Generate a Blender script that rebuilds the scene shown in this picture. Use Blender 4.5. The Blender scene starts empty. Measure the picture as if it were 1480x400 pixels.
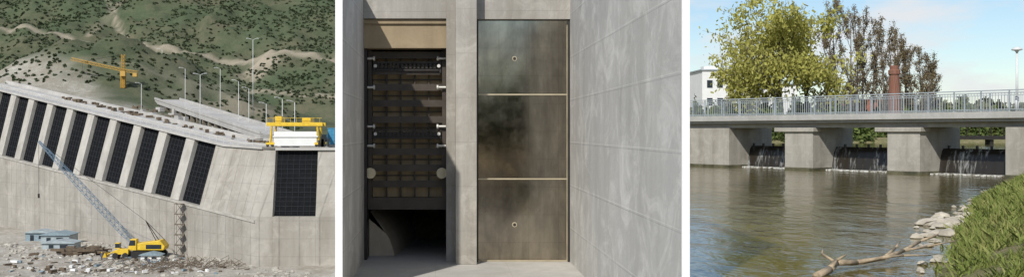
import bpy, math, random, bmesh
import numpy as np
from mathutils import Vector, noise as mn
random.seed(7); rng=np.random.default_rng(7)
sc=bpy.context.scene
col=sc.collection
# ------------------------------------------------------------------ helpers
def root(name):
    e=bpy.data.objects.new(name,None); e.empty_display_size=0.5; col.objects.link(e); return e
class B:
    def __init__(s): s.v=[]; s.f=[]
    def add(s,v,f):
        n=len(s.v); s.v.extend([tuple(p) for p in v]); s.f.extend([tuple(i+n for i in q) for q in f]); return s
    def box(s,x0,x1,y0,y1,z0,z1):
        return s.fbox((0,0,0),(1,0,0),(0,1,0),x0,x1,y0,y1,z0,z1)
    def fbox(s,o,ex,ey,a0,a1,b0,b1,c0,c1,c0b=None,c1b=None):
        if c0b is None:c0b=c0
        if c1b is None:c1b=c1
        def P(a,b,c): return (o[0]+a*ex[0]+b*ey[0], o[1]+a*ex[1]+b*ey[1], o[2]+c)
        v=[P(a0,b0,c0),P(a1,b0,c0b),P(a1,b1,c0b),P(a0,b1,c0),P(a0,b0,c1),P(a1,b0,c1b),P(a1,b1,c1b),P(a0,b1,c1)]
        return s.add(v,[(0,3,2,1),(4,5,6,7),(0,1,5,4),(1,2,6,5),(2,3,7,6),(3,0,4,7)])
    def tube(s,p,q,r0,r1=None,n=6,caps=True):
        if r1 is None:r1=r0
        p=Vector(p);q=Vector(q);d=(q-p)
        if d.length<1e-6:return s
        d.normalize(); a=d.cross(Vector((0,0,1)))
        if a.length<1e-3:a=Vector((1,0,0))
        a.normalize(); b=d.cross(a)
        v=[];
        for c,r in((p,r0),(q,r1)):
            for i in range(n):
                t=2*math.pi*i/n; v.append(c+a*(math.cos(t)*r)+b*(math.sin(t)*r))
        f=[(i,(i+1)%n,n+(i+1)%n,n+i) for i in range(n)]
        if caps: f+= [tuple(range(n-1,-1,-1)),tuple(range(n,2*n))]
        return s.add(v,f)
    def prism(s,pts,depthvec):
        n=len(pts); d=Vector(depthvec)
        v=[Vector(p) for p in pts]+[Vector(p)+d for p in pts]
        f=[tuple(range(n-1,-1,-1)),tuple(range(n,2*n))]+[(i,(i+1)%n,n+(i+1)%n,n+i) for i in range(n)]
        return s.add(v,f)
    def loft(s,rings):
        n=len(rings[0]); v=[p for r in rings for p in r]; f=[]
        for k in range(len(rings)-1):
            for i in range(n):
                j=(i+1)%n; f.append((k*n+i,k*n+j,(k+1)*n+j,(k+1)*n+i))
        f.append(tuple(range(n-1,-1,-1))); m=(len(rings)-1)*n; f.append(tuple(range(m,m+n)))
        return s.add(v,f)
    def build(s,name,mat,parent=None,smooth=False,bevel=0):
        me=bpy.data.meshes.new(name); me.from_pydata(s.v,[],s.f); me.update()
        o=bpy.data.objects.new(name,me); col.objects.link(o)
        if mat: me.materials.append(mat)
        if parent: o.parent=parent
        if smooth:
            me.polygons.foreach_set('use_smooth',[True]*len(me.polygons))
        if bevel:
            m=o.modifiers.new('b','BEVEL'); m.width=bevel; m.segments=2; m.limit_method='ANGLE'
        return o
def npmesh(name,v,f,mat,parent=None,smooth=False):
    me=bpy.data.meshes.new(name); nv=len(v); nf,k=f.shape
    me.vertices.add(nv); me.vertices.foreach_set('co',np.asarray(v,dtype=np.float32).ravel())
    me.loops.add(nf*k); me.loops.foreach_set('vertex_index',f.astype(np.int32).ravel())
    me.polygons.add(nf); me.polygons.foreach_set('loop_start',np.arange(nf,dtype=np.int32)*k)
    me.polygons.foreach_set('loop_total',np.full(nf,k,dtype=np.int32))
    if smooth: me.polygons.foreach_set('use_smooth',np.ones(nf,dtype=bool))
    me.update(calc_edges=True); me.validate()
    o=bpy.data.objects.new(name,me); col.objects.link(o); me.materials.append(mat)
    if parent:o.parent=parent
    return o
# ------------------------------------------------------------------ materials
class N:
    def __init__(s,name):
        s.m=bpy.data.materials.new(name); s.m.use_nodes=True; s.t=s.m.node_tree; s.t.nodes.clear()
        s.out=s.n('ShaderNodeOutputMaterial'); s.b=s.n('ShaderNodeBsdfPrincipled'); s.t.links.new(s.b.outputs[0],s.out.inputs[0])
        s.co=s.n('ShaderNodeTexCoord').outputs['Object']
    def n(s,t,**k):
        x=s.t.nodes.new(t)
        for a,b in k.items(): setattr(x,a,b)
        return x
    def l(s,a,b): s.t.links.new(a,b)
    def setv(s,inp,v):
        if isinstance(v,bpy.types.NodeSocket): s.l(v,inp)
        else: inp.default_value=v
    def math(s,op,a,b=0.0,clamp=False):
        x=s.n('ShaderNodeMath',operation=op); x.use_clamp=clamp; s.setv(x.inputs[0],a); s.setv(x.inputs[1],b); return x.outputs[0]
    def map(s,scale):
        x=s.n('ShaderNodeMapping'); x.inputs['Scale'].default_value=scale; s.l(s.co,x.inputs[0]); return x.outputs[0]
    def noise(s,scale,detail=6,rough=.6,vec=None,dist=0):
        x=s.n('ShaderNodeTexNoise'); x.inputs['Scale'].default_value=scale; x.inputs['Detail'].default_value=detail; x.inputs['Roughness'].default_value=rough
        x.inputs['Distortion'].default_value=dist
        s.l(vec or s.co,x.inputs['Vector']); return x.outputs[0]
    def ramp(s,f,a,b,lo=0.,hi=1.):
        x=s.n('ShaderNodeMapRange'); x.inputs[1].default_value=a; x.inputs[2].default_value=b; x.inputs[3].default_value=lo; x.inputs[4].default_value=hi; s.l(f,x.inputs[0]); return x.outputs[0]
    def mix(s,f,a,b,mode='MIX'):
        x=s.n('ShaderNodeMix',data_type='RGBA',blend_type=mode); s.setv(x.inputs[0],f)
        s.setv(x.inputs[6],a if not isinstance(a,tuple) else (*a,1)); s.setv(x.inputs[7],b if not isinstance(b,tuple) else (*b,1)); return x.outputs[2]
    def line(s,vec,period,width,off=0.):
        d=s.n('ShaderNodeVectorMath',operation='DOT_PRODUCT'); s.l(s.co,d.inputs[0]); d.inputs[1].default_value=vec
        a=s.math('ADD',d.outputs['Value'],off+1000*period); a=s.math('MODULO',a,period); return s.math('LESS_THAN',a,width)
    def bump(s,h,st,dist=.05):
        x=s.n('ShaderNodeBump'); x.inputs['Strength'].default_value=st; x.inputs['Distance'].default_value=dist; s.l(h,x.inputs['Height']); s.l(x.outputs[0],s.b.inputs['Normal'])
    def fin(s,c,rough=.8,metal=0,spec=None):
        s.setv(s.b.inputs['Base Color'],c if not isinstance(c,tuple) else (*c,1)); s.setv(s.b.inputs['Roughness'],rough); s.b.inputs['Metallic'].default_value=metal
        if spec is not None: s.b.inputs['Specular IOR Level'].default_value=spec
        return s.m
def simple(name,c,rough=.6,metal=0,var=.3,scale=3,bump=0,spec=None):
    k=N(name); n=k.noise(scale,6); c2=tuple(x*(1-var) for x in c); cc=k.mix(k.ramp(n,.35,.65),c2,c)
    if bump:k.bump(k.noise(scale*4,5),bump,.02)
    return k.fin(cc,rough,metal,spec)
def concrete(name,c,scale=1.,stain=.35,joints=(),bump=.3,tint=(.9,.86,.78),blotch=.22,pits=0):
    k=N(name)
    big=k.ramp(k.noise(.35*scale,5),.3,.7); fine=k.ramp(k.noise(9*scale,8,.7),.3,.7)
    st=k.ramp(k.noise(1.3*scale,6,.65,k.map((1,1,.12))),.42,.72)
    blot=k.ramp(k.noise(1.1*scale,9,.75,dist=.9),.48,.66)
    a=tuple(x*.76 for x in c); c0=k.mix(big,a,c)
    c0=k.mix(k.math('MULTIPLY',fine,.28),c0,tuple(x*.6 for x in c))
    c0=k.mix(k.math('MULTIPLY',st,stain),c0,tuple(x*y*.5 for x,y in zip(c,tint)))
    c0=k.mix(k.math('MULTIPLY',blot,blotch),c0,tuple(min(1,x*1.4) for x in c))
    if pits:
        pt=k.ramp(k.noise(5*scale,5,.8),.62,.68); c0=k.mix(k.math('MULTIPLY',pt,pits),c0,tuple(x*.45 for x in c))
    for vec,per,w,s,off in joints:
        brk=k.ramp(k.noise(.9,4),.30,.6,.25,1.)
        c0=k.mix(k.math('MULTIPLY',k.math('MULTIPLY',k.line(vec,per,w,off),brk),abs(s)),c0,tuple(x*.4 for x in c) if s>0 else tuple(min(.9,x*1.5) for x in c))
    k.bump(k.noise(6*scale,9,.7),bump,.03)
    return k.fin(c0,.88)
def leafmat(name,c1,c2,c3,trans=.25):
    k=N(name); g=k.n('ShaderNodeNewGeometry').outputs['Random Per Island']
    cl=k.ramp(k.noise(.5,3),.35,.65)
    c=k.mix(g,c1,c2); c=k.mix(k.math('MULTIPLY',cl,.6),c,c3); k.fin(c,.7,0,.2)
    t=k.n('ShaderNodeBsdfTranslucent'); k.l(c,t.inputs[0]); m=k.n('ShaderNodeMixShader'); m.inputs[0].default_value=trans
    k.l(k.b.outputs[0],m.inputs[1]); k.l(t.outputs[0],m.inputs[2]); k.l(m.outputs[0],k.out.inputs[0]); return k.m
T_=(.718,-.696,0)
m_dam=concrete('dam_concrete',(.415,.39,.345),.22,.7,[(T_,1.95,.16,.55,.4),((0,0,1),2.4,.10,.35,0)],.2,blotch=.35)
m_damtop=concrete('crest_concrete',(.50,.485,.455),.4,.3)
m_wall=concrete('bay_concrete',(.52,.51,.48),.7,.40,[((0,0,1),1.22,.02,.5,.35),((0,0,1),1.22,.014,-.4,.30),((0,1,0),2.7,.018,.4,.5)],.4,blotch=.55,pits=.3)
m_back=concrete('pier_concrete_bay',(.43,.405,.36),1.,.8,[((0,0,1),1.25,.014,.5,.3)],.3,blotch=.35,pits=.3)
m_floor=concrete('bay_floor_concrete',(.50,.48,.44),.8,.25,[((1,0,0),2.,.015,.4,.2)],.2)
m_refl_dark=simple('gate_reflection_dark',(.06,.055,.047),.9,0,.4,.4,.4)  # for unseen ground added to darken the steel gate's reflection
m_refl_pale=simple('gate_reflection_pale',(.52,.40,.24),.95,0,.2,.3,.4)  # for unseen ground added to give the steel gate a tan glow
m_beam=concrete('beam_concrete_warm',(.36,.28,.175),1.,.6,[],.3)
m_rib=concrete('rib_concrete',(.47,.45,.405),.5,.5)
m_brpier=concrete('weir_pier_concrete',(.42,.395,.34),.9,.7,[((0,0,1),.5,.02,.2,0)],.35,blotch=.35,pits=.3)
m_brdeck=concrete('deck_concrete',(.46,.45,.42),.8,.35)
m_white=simple('white_paint',(.88,.88,.87),.5,0,.02)
k=N('rack_steel'); m_black=k.fin(k.mix(k.ramp(k.noise(1.2,5),.3,.7),(.004,.005,.006),(.010,.011,.013)),.8,0,.1)
m_bars=simple('rack_bars',(.030,.032,.037),.7,0,.3,3,0,.15)
m_dark=simple('dark_steel',(.035,.030,.026),.5,.2)
m_beamsteel=simple('gate_beam_steel',(.075,.060,.045),.5,.2,.4,2)
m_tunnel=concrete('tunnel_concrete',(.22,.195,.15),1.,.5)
m_invert=concrete('tunnel_invert_concrete',(.55,.47,.36),1.,.5)
m_yel=simple('yellow_paint',(.75,.50,.03),.5,0,.25,2)
m_orange=simple('orange_paint',(.50,.30,.06),.5,0,.2,2)
m_grey=simple('galvanised_steel',(.42,.46,.48),.45,.3,.15)
m_pole=simple('pole_paint',(.62,.63,.62),.5,0,.1)
m_blue=simple('blue_paint',(.05,.25,.42),.5,0,.2)
m_bluer=simple('faded_blue_sheet',(.24,.32,.36),.6,0,.3)
m_boom=simple('blue_grey_paint',(.16,.24,.32),.5,0,.2)
m_glass=simple('dark_glass',(.03,.04,.05),.1)
m_tyre=simple('rubber',(.02,.02,.02),.8)
m_rock=simple('pale_rock',(.46,.43,.37),.9,0,.4,1.5,.5)
m_rrock=simple('pale_river_rock',(.54,.49,.40),.9,0,.45,2.5,.6)
m_bark=simple('bark',(.14,.11,.075),.9,0,.5,6,.5)
m_barkg=simple('bark_grey',(.17,.14,.11),.9,0,.4,6,.4)
m_drift=simple('driftwood',(.46,.36,.24),.85,0,.5,8,.6)
m_tin=simple('shed_tin',(.36,.42,.44),.6,0,.3,1)
m_timber=simple('timber',(.16,.12,.08),.85,0,.5,2)
m_render=simple('white_render',(.74,.74,.72),.8,0,.08,1)
m_cloth=simple('work_clothes',(.10,.11,.16),.9,0,.3,5)
k=N('brick'); br=k.n('ShaderNodeTexBrick'); br.inputs['Scale'].default_value=4; br.inputs['Color1'].default_value=(.17,.065,.04,1); br.inputs['Color2'].default_value=(.25,.10,.065,1); br.inputs['Mortar'].default_value=(.18,.14,.11,1)
k.l(k.co,br.inputs['Vector']); m_brick=k.fin(br.outputs[0],.9)
m_tile=simple('roof_tile',(.30,.11,.06),.85,0,.4,3)
def gate_mat(name,c1,c2,r,metal,lines=True,bp=.06):
    k=N(name); a=k.ramp(k.noise(.6,7,.65,k.map((1,1,.6)),.6),.32,.68); b=k.ramp(k.noise(2.2,8,.7,k.map((1,1,.15))),.4,.7)
    c=k.mix(a,c1,c2); c=k.mix(k.math('MULTIPLY',b,.5),c,tuple(x*.4 for x in c1))
    if lines:
        ln=k.math('MAXIMUM',k.line((1,0,0),.86,.008,.1),k.line((0,0,1),.8,.008,0)); c=k.mix(k.math('MULTIPLY',ln,.35),c,tuple(x*.3 for x in c1))
    k.bump(k.noise(1.1,3,.5),bp,.02)
    rr=k.ramp(k.noise(2,7,.7),.3,.7,r,r+.10); return k.fin(c,rr,metal)
m_plate=gate_mat('blackened_steel_plate',(.22,.195,.16),(.50,.44,.34),.07,1.0,True,.03)
m_skin=gate_mat('rusty_skin_plate',(.34,.24,.12),(.58,.44,.26),.6,.0,False)
m_brass=simple('brass_seal',(.60,.52,.36),.4,.5,.2)
m_lamp=simple('roller_metal',(.78,.68,.46),.5,.0,.2)
m_pin=simple('pin_metal',(.70,.68,.62),.4,.2,.2)
m_scrub=leafmat('scrub_leaves',(.045,.068,.032),(.080,.100,.050),(.065,.078,.040),.1)
m_willow=leafmat('willow_leaves',(.34,.34,.08),(.55,.52,.15),(.42,.41,.11),.4)
m_bud=leafmat('budding_twigs',(.16,.12,.075),(.26,.21,.11),(.20,.16,.09),.2)
m_bush=leafmat('bush_leaves',(.06,.10,.025),(.17,.21,.06),(.11,.13,.045),.25)
m_grass=leafmat('grass_blades',(.17,.24,.05),(.46,.44,.17),(.22,.29,.07),.4)
# ------------------------------------------------------------------ terrain
A=(-72.7,184.0,0.0); EX=(.718,-.696); EY=(.696,.718)     # dam axis frame
YC=137.5; XC=-24.7                                        # corner of the intake dam
def Dm(t,s,z): return (A[0]+t*EX[0]+s*EY[0], A[1]+t*EX[1]+s*EY[1], z)
R=(30.8,55.0,0.0); E=(-.539,.842); Q=(.842,.539)          # bridge frame
def Br(w,q,z): return (R[0]+w*E[0]+q*Q[0], R[1]+w*E[1]+q*Q[1], z)
def ss(a,b,x):
    t=np.clip((x-a)/(b-a),0,1); return t*t*(3-2*t)
def axis(parts):
    o=[]
    for a,b,st in parts: o+=list(np.arange(a,b,st))
    return np.array(o+[parts[-1][1]])
gx=axis([(-3500,-700,400),(-700,-280,20),(-280,-20,1.6),(-20,3,1.5),(3,34,.4),(34,75,1.5),(75,200,8),(200,4000,300)])
gy=axis([(-300,0,30),(0,14,2),(14,56,.45),(56,110,1.2),(110,200,2.2),(200,300,1.8),(300,430,1.3),(430,560,4),(560,1000,30),(1000,6000,400)])
X,Y=np.meshgrid(gx,gy); sh=X.shape
def fb(x,y,s,o=5,z=0.): return mn.fractal(Vector((x/s,y/s,z)),.9,2.1,o)
F1=np.array([fb(x,y,38) for x,y in zip(X.ravel(),Y.ravel())]).reshape(sh)
F2=np.array([fb(x,y,7,4,5.) for x,y in zip(X.ravel(),Y.ravel())]).reshape(sh)
F3=np.array([fb(x,y,1.3,3,9.) for x,y in zip(X.ravel(),Y.ravel())]).reshape(sh)
sd=np.minimum((X-A[0])*EY[0]+(Y-A[1])*EY[1], Y-YC)
TT=(X-A[0])*EX[0]+(Y-A[1])*EX[1]
hill=np.where(Y>296,(Y-296)*.45,0); hill=np.minimum(hill,105)+6*ss(285,300,Y)
hill=hill*(1-ss(560,900,Y))*(1-ss(-10,60,X))*ss(-700,-380,X)
gully=np.abs(np.sin(X/13.+F1*2.2+Y/60.))**.7
hill+= ss(296,340,Y)*(1-ss(700,900,Y))*(F1*5+F2*1.1+gully*2.4)*(1-ss(-10,60,X))*ss(-700,-380,X)
mound=18.5*np.exp(-((X+72)/30.)**2)*np.exp(-((Y-240)/21.)**2)*(1+.10*F2)+ .6*F2*ss(205,225,Y)
ztT=np.clip(4.9-.13*TT,-2.9,8)
base=(ztT-.7)*(1-ss(18,50,sd))+.25*F2*ss(10,14,sd)+mound+hill
lowv=-18+.35*F2+.12*F3
valley=lowv+(base-lowv)*ss(3,7.5,sd)
BX=[10,17.6,26.4,37,45,54]; BY=[5.2,7.9,12.6,18.6,24.2,29.8]
Xb=np.interp(Y,[-20]+BX+[60],[4]+BY+[33])+.25*F3
q=(X-R[0])*Q[0]+(Y-R[1])*Q[1]
bank=np.minimum(-2.75+(X-Xb)*.42,-1.35+.05*(X-Xb))+.12*F3+.08*F2
bank=np.minimum(bank,-.55+.1*F2)
down=np.where(X<Xb,np.maximum(-4.2,-2.75+(X-Xb)*.8),bank)
farY=97+.10*(X-25)
up=np.where(Y<farY,np.maximum(-3.2,-1.3-(farY-Y)*.5),np.minimum(-1.2+(Y-farY)*.35,-.6))+.05*F2
up=np.where(X>62,np.minimum(-1.3+(X-62)*.3,-.6),up)
right=np.where(q>2.7,up,down)
right=np.where((X<.15*Y)&(Y>36),-.6,right)
right=np.where((X<3.9)&(Y<=36),-6.0,right)
right=np.where(Y<-2,-4.6,right)
mixf=ss(0,1,(X-(-.1*Y-1))/(.08*np.abs(Y)+1.5))
Z=valley*(1-mixf)+right*mixf
trk=np.zeros(sh)
hz=(Y-296)*.45+6
def band(v,c,w): return np.exp(-((v-c)/w)**2)
onhill=(Y>300)
trk=np.maximum(trk,onhill*band(hz,27.5+3.0*np.sin(X/38.)-(X+100)*.045,.7)*.9)
trk=np.maximum(trk,onhill*band(hz,11.5+(X+60)*-.03+1.2*np.sin(X/15.),.5)*.8*(X>-120))
trk=np.maximum(trk,(Y>338)*band(X,-.305*Y+6*np.sin(Y/16.)+0,.9)*.8)
trk=np.maximum(trk,(Y>352)*band(X,-.335*Y+4*np.sin(Y/12.+1),.7)*.7)
slip=np.exp(-((X+57-(Y-330)*.25)/5)**2-((Y-326)/8)**2)*1.5*(1+F2); slip=np.where(slip>.5,slip,slip*.4)
trk=np.maximum(trk,np.clip(slip,0,1))
md=np.exp(-((X+46)/11.)**2)*np.exp(-((Y-224)/11.)**2)*(1+1.8*F2); trk=np.maximum(trk,np.clip(md,0,1)*.5)
trk=np.maximum(trk,.35*band(mound,9+2*F1,.8)*(X<-50))
grav=(1-ss(2,10,sd))*(1-mixf)
grav=np.maximum(grav,ss(5,9,sd)*(1-ss(15,24,sd+4*F2))*(1-mixf)*.75)
grass=mixf
nx,ny=len(gx),len(gy)
idx=np.arange(nx*ny).reshape(ny,nx)
F=np.stack([idx[:-1,:-1],idx[:-1,1:],idx[1:,1:],idx[1:,:-1]],-1).reshape(-1,4)
k=N('terrain'); at=k.n('ShaderNodeAttribute',attribute_name='zone'); sp=k.n('ShaderNodeSeparateColor'); k.l(at.outputs['Color'],sp.inputs[0])
n1=k.ramp(k.noise(.035,8,.65),.40,.62); n2=k.ramp(k.noise(.20,9,.75),.42,.60); n3=k.ramp(k.noise(1.1,6,.75),.40,.62)
c=k.mix(n1,(.070,.098,.052),(.130,.118,.076)); c=k.mix(k.math('MULTIPLY',n2,.75),c,(.050,.070,.038)); c=k.mix(k.math('MULTIPLY',n3,.3),c,(.13,.13,.085))
c=k.mix(sp.outputs[0],c,(.33,.285,.22))
g=k.mix(n2,(.34,.31,.26),(.50,.48,.43)); g=k.mix(k.math('MULTIPLY',n3,.5),g,(.24,.21,.17)); c=k.mix(sp.outputs[1],c,g)
gr=k.mix(k.ramp(k.noise(2.5,6,.7),.35,.65),(.12,.14,.05),(.27,.22,.14)); c=k.mix(sp.outputs[2],c,gr)
k.bump(k.noise(1.2,8,.7),.6,.4)
m_ter=k.fin(c,.95,0,.1)
ter=npmesh('ground',np.stack([X.ravel(),Y.ravel(),Z.ravel()],1),F,m_ter,None,True)
ca=ter.data.color_attributes.new('zone','FLOAT_COLOR','POINT')
ca.data.foreach_set('color',np.stack([np.clip(trk,0,1).ravel(),np.clip(grav,0,1).ravel(),grass.ravel(),np.ones(X.size)],1).astype(np.float32).ravel())
def hz_at(x,y):
    i=min(max(np.searchsorted(gx,x)-1,0),nx-2); j=min(max(np.searchsorted(gy,y)-1,0),ny-2)
    fx=(x-gx[i])/(gx[i+1]-gx[i]); fy=(y-gy[j])/(gy[j+1]-gy[j])
    return (Z[j,i]*(1-fx)+Z[j,i+1]*fx)*(1-fy)+(Z[j+1,i]*(1-fx)+Z[j+1,i+1]*fx)*fy
def leaves(cent,size,aspect=1.0,up=0.0,smin=.6):
    n=len(cent); a=rng.normal(size=(n,3)); a/=np.linalg.norm(a,axis=1)[:,None]
    b=rng.normal(size=(n,3)); b[:,2]+=up; b-= (a*b).sum(1)[:,None]*a; b/=np.linalg.norm(b,axis=1)[:,None]
    s=(size*rng.uniform(smin,1.4,n))[:,None]
    a=a*s; b=b*s*aspect
    v=np.stack([cent-a-b,cent+a-b,cent+a+b,cent-a+b],1).reshape(-1,3)
    return v,np.arange(n*4).reshape(n,4)
# ------------------------------------------------------------------ hillside scrub
cs=[]
cnt=0
while cnt<6000:
    y=rng.uniform(300,425); x=rng.uniform(-.47*y,-.08*y)
    if fb(x,y,26,3,3.)+rng.uniform(-.8,.8)<.05: continue
    r=rng.uniform(.2,.65)*(2.0 if rng.random()<.05 else 1); z=hz_at(x,y)
    if band((y-296)*.45+6,27.5+3.0*math.sin(x/38.)-(x+100)*.045,.9)>.4: continue
    n=int(9+r*14); p=rng.normal(size=(n,3)); p/=np.linalg.norm(p,axis=1)[:,None]; p*= (rng.uniform(.5,1,n)**.5)[:,None]*r; p[:,2]=np.abs(p[:,2])*.8
    cs.append(p+np.array([x,y,z])); cnt+=1
for _ in range(1000):
    y=rng.uniform(212,262); x=rng.uniform(-118,-30); r=rng.uniform(.12,.4); z=hz_at(x,y); n=14
    p=rng.normal(size=(n,3)); p/=np.linalg.norm(p,axis=1)[:,None]; p*=r; p[:,2]=np.abs(p[:,2])*.7
    cs.append(p+np.array([x,y,z]))
v,f=leaves(np.concatenate(cs),.20); npmesh('hillside_scrub',v,f,m_scrub)
# ------------------------------------------------------------------ intake dam
def ztop(t): return 4.9-7.1*t/54.6 if t<54.6 else -2.2-.4*(t-54.6)/12.5
def zbot(t): return -6-.09*t
dam=root('concrete_intake_dam')
SB=9.0
def ringD(t,rec):
    zb,zt=zbot(t),ztop(t)
    return [Dm(t,0,-20),Dm(t,0,zb),Dm(t,rec,zb+.02),Dm(t,2.8+rec,zt),Dm(t,SB,zt),Dm(t,SB,-20)]
def ringC(x0,rec,zb=-11.4,zt=-2.6,miter=False):
    def P(s,z): return (x0+(.405*s if miter else 0),YC+s,z)
    return [P(0,-20),P(0,zb),P(rec,zb+.02),P(2.8+rec,zt),P(SB,zt),P(SB,-20)]
b=B(); b.loft([ringD(t,.8) for t in np.linspace(-34,52.4,24)]); b.build('recessed_body',m_dam,dam)
b=B(); b.loft([ringD(t,.03) for t in (52.41,54.6,60)]+[ringC(XC,.03,miter=True)]); b.build('corner_block',m_dam,dam)
def P_(x,s,z): return (x,YC+s,z)
b=B(); b.loft([ringC(XC,.03,miter=True),[P_(-22.9,0,-20),P_(-22.9,0,-11.4),P_(-22.9,.03,-11.38),P_(-22.9,2.83,-2.6),P_(-20.9,SB,-2.6),P_(-20.9,SB,-20)]]); b.build('corner_strip',m_dam,dam)
b=B(); b.loft([ringC(-22.89,.8),ringC(-17.1,.8)]); b.build('bay_body',m_dam,dam)
b=B(); b.loft([ringC(-17.09,.03),ringC(-6,.03)]); b.build('end_block',m_dam,dam)
ribs=B(); racks=B(); bars=B()
for i in range(-4,7):
    t0=i*7.8; t1=t0+5.5; t2=t0+7.8
    if t2<54:
        rr=[[Dm(t,0.0,zbot(t)+.05),Dm(t,2.8,ztop(t)+.05),Dm(t,3.8,ztop(t)+.05),Dm(t,1.,zbot(t)+.05)] for t in (t1,t2)]
        ribs.loft(rr)
    def S(t,u,o): return Dm(t,.8+2.8*u-o,zbot(t)+.05+(ztop(t)-zbot(t)-.15)*u)
    racks.loft([[S(t,0,.12),S(t,1,.12),S(t,1,.0),S(t,0,.0)] for t in (t0+.03,t1-.03)])
    for j in range(1,12): bars.tube(S(t0+.05,j/12,.15),S(t1-.05,j/12,.15),.045,n=4)
    for j in range(1,6):
        t=t0+5.5*j/6; bars.tube(S(t,0.01,.17),S(t,.99,.17),.05,n=4)
def S2(x,u,o): return (x,YC+.8+2.8*u-o,-11.35+8.7*u)
racks.loft([[S2(x,0,.12),S2(x,1,.12),S2(x,1,0),S2(x,0,0)] for x in (-22.86,-17.13)])
for j in range(1,14): bars.tube(S2(-22.86,j/14,.16),S2(-17.13,j/14,.16),.05,n=4)
for j in range(1,7): bars.tube(S2(-22.86+5.73*j/7,.01,.17),S2(-22.86+5.73*j/7,.99,.17),.05,n=4)
ribs.build('ribs',m_rib,dam); racks.build('trash_racks',m_black,dam); bars.build('rack_bars',m_bars,dam)
b=B()
for t in np.arange(-34,60,7.8):
    t2=min(t+7.8,66); b.fbox(A,EX,EY,t,t2-.05,-.12,.02,zbot(t)-.35,zbot(t)+.0,zbot(t2)-.35,zbot(t2)+.0)
b.build('plinth_lip',m_rib,dam)
b=B(); ts=list(np.arange(-34,54,6))+[54.6,64]
for a_,c_ in zip(ts[:-1],ts[1:]):
    b.fbox(A,EX,EY,a_,c_,2.55,5.6,ztop(a_)+.06,ztop(a_)+.4,ztop(c_)+.06,ztop(c_)+.4)
    b.fbox(A,EX,EY,a_,c_,5.7,8.9,ztop(a_)+.05,ztop(a_)+.7,ztop(c_)+.05,ztop(c_)+.7)
    b.fbox(A,EX,EY,a_,c_,8.5,8.8,ztop(a_)+.7,ztop(a_)+1.3,ztop(c_)+.7,ztop(c_)+1.3)
b.box(-22.9,-6,YC+2.5,YC+5.8,-2.55,-2.2); b.box(-20,-6,YC+5.9,YC+8.8,-2.55,-1.9)
b.build('crest_slab',m_damtop,dam)
b=B()
for t in np.arange(-34,63,1.8):
    z=ztop(t)+.4; b.tube(Dm(t,2.9,z),Dm(t,2.9,z+.9),.03,n=4)
for a_,c_ in zip(ts[:-1],ts[1:]):
    for h in(.45,.9): b.tube(Dm(a_,2.9,ztop(a_)+.4+h),Dm(c_,2.9,ztop(c_)+.4+h),.025,n=4)
b.build('crest_railing',m_pole,dam)
b=B()
for _ in range(190):
    t=random.uniform(-5,62); s=random.choice([random.uniform(6,8.2),random.uniform(10,28),random.uniform(10,28)]); p=Dm(t,s,0); z=ztop(t)+.7 if s<9 else hz_at(p[0],p[1])-.05; p=(p[0],p[1],z); w=random.uniform(.3,1.2); h=random.uniform(.12,.6)
    a=random.random()*3; ex=(math.cos(a),math.sin(a)); ey=(-ex[1],ex[0]); b.fbox(p,ex,ey,-w/2,w/2,-w/4,w/4,0,h)
b.build('stacked_formwork',m_timber)
b=B()
for _ in range(60):
    t=random.uniform(0,60); s=random.uniform(10,24); p=Dm(t,s,0); z=hz_at(p[0],p[1])-.05; w=random.uniform(.6,2.); h=random.uniform(.3,1.3)
    b.fbox((p[0],p[1],z),EX,EY,-w/2,w/2,-w/3,w/3,0,h)
b.build('precast_blocks',m_damtop)
via=root('concrete_viaduct')
P0=Vector((-57,212,6.6)); P1=Vector((-24.6,152,-.4)); d=(P1-P0); L=math.hypot(d.x,d.y); ex=(d.x/L,d.y/L); ey=(-ex[1],ex[0])
b=B(); b.fbox((P0.x,P0.y,0),ex,ey,0,L,-2.6,2.6,P0.z-.8,P0.z,P1.z-.8,P1.z); b.fbox((P0.x,P0.y,0),ex,ey,0,L,-2.7,-2.4,P0.z+.01,P0.z+.4,P1.z+.01,P1.z+.4); b.fbox((P0.x,P0.y,0),ex,ey,0,L,2.4,2.7,P0.z+.01,P0.z+.4,P1.z+.01,P1.z+.4)
b.build('deck',m_damtop,via)
b=B()
for i in range(18):
    a=1+i*(L-2)/17; z=P0.z+(P1.z-P0.z)*a/L-.8
    for s in(-2.2,2.0): b.fbox((P0.x,P0.y,0),ex,ey,a-.3,a+.3,s-.3,s+.3,-5,z-.01)
    b.fbox((P0.x,P0.y,0),ex,ey,a-.2,a+.2,-1.8,1.6,z-.6,z-.02)
b.build('columns',m_tunnel,via)
b=B()
for i in range(10):
    x=-79+i*2.2; y=212; zz_=hz_at(x,y)-.5
    b.box(x-.15,x+.15,y-.15,y+.15,zz_,6.4); b.box(x-.15,x+.15,y+4,y+4.3,zz_,6.4)
b.box(-79.3,-59,y-.2,y+4.4,4.2,4.45); b.box(-79.3,-59,y-.2,y-.0,6.4,6.6); b.box(-79.3,-59,y+4.1,y+4.3,6.4,6.6)
for i in range(40):
    x=-79+i*.5; b.tube((x,y+2,6.4),(x,y+2,7.3),.04,n=3)
b.build('unfinished_concrete_frame',m_tunnel)
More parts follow.
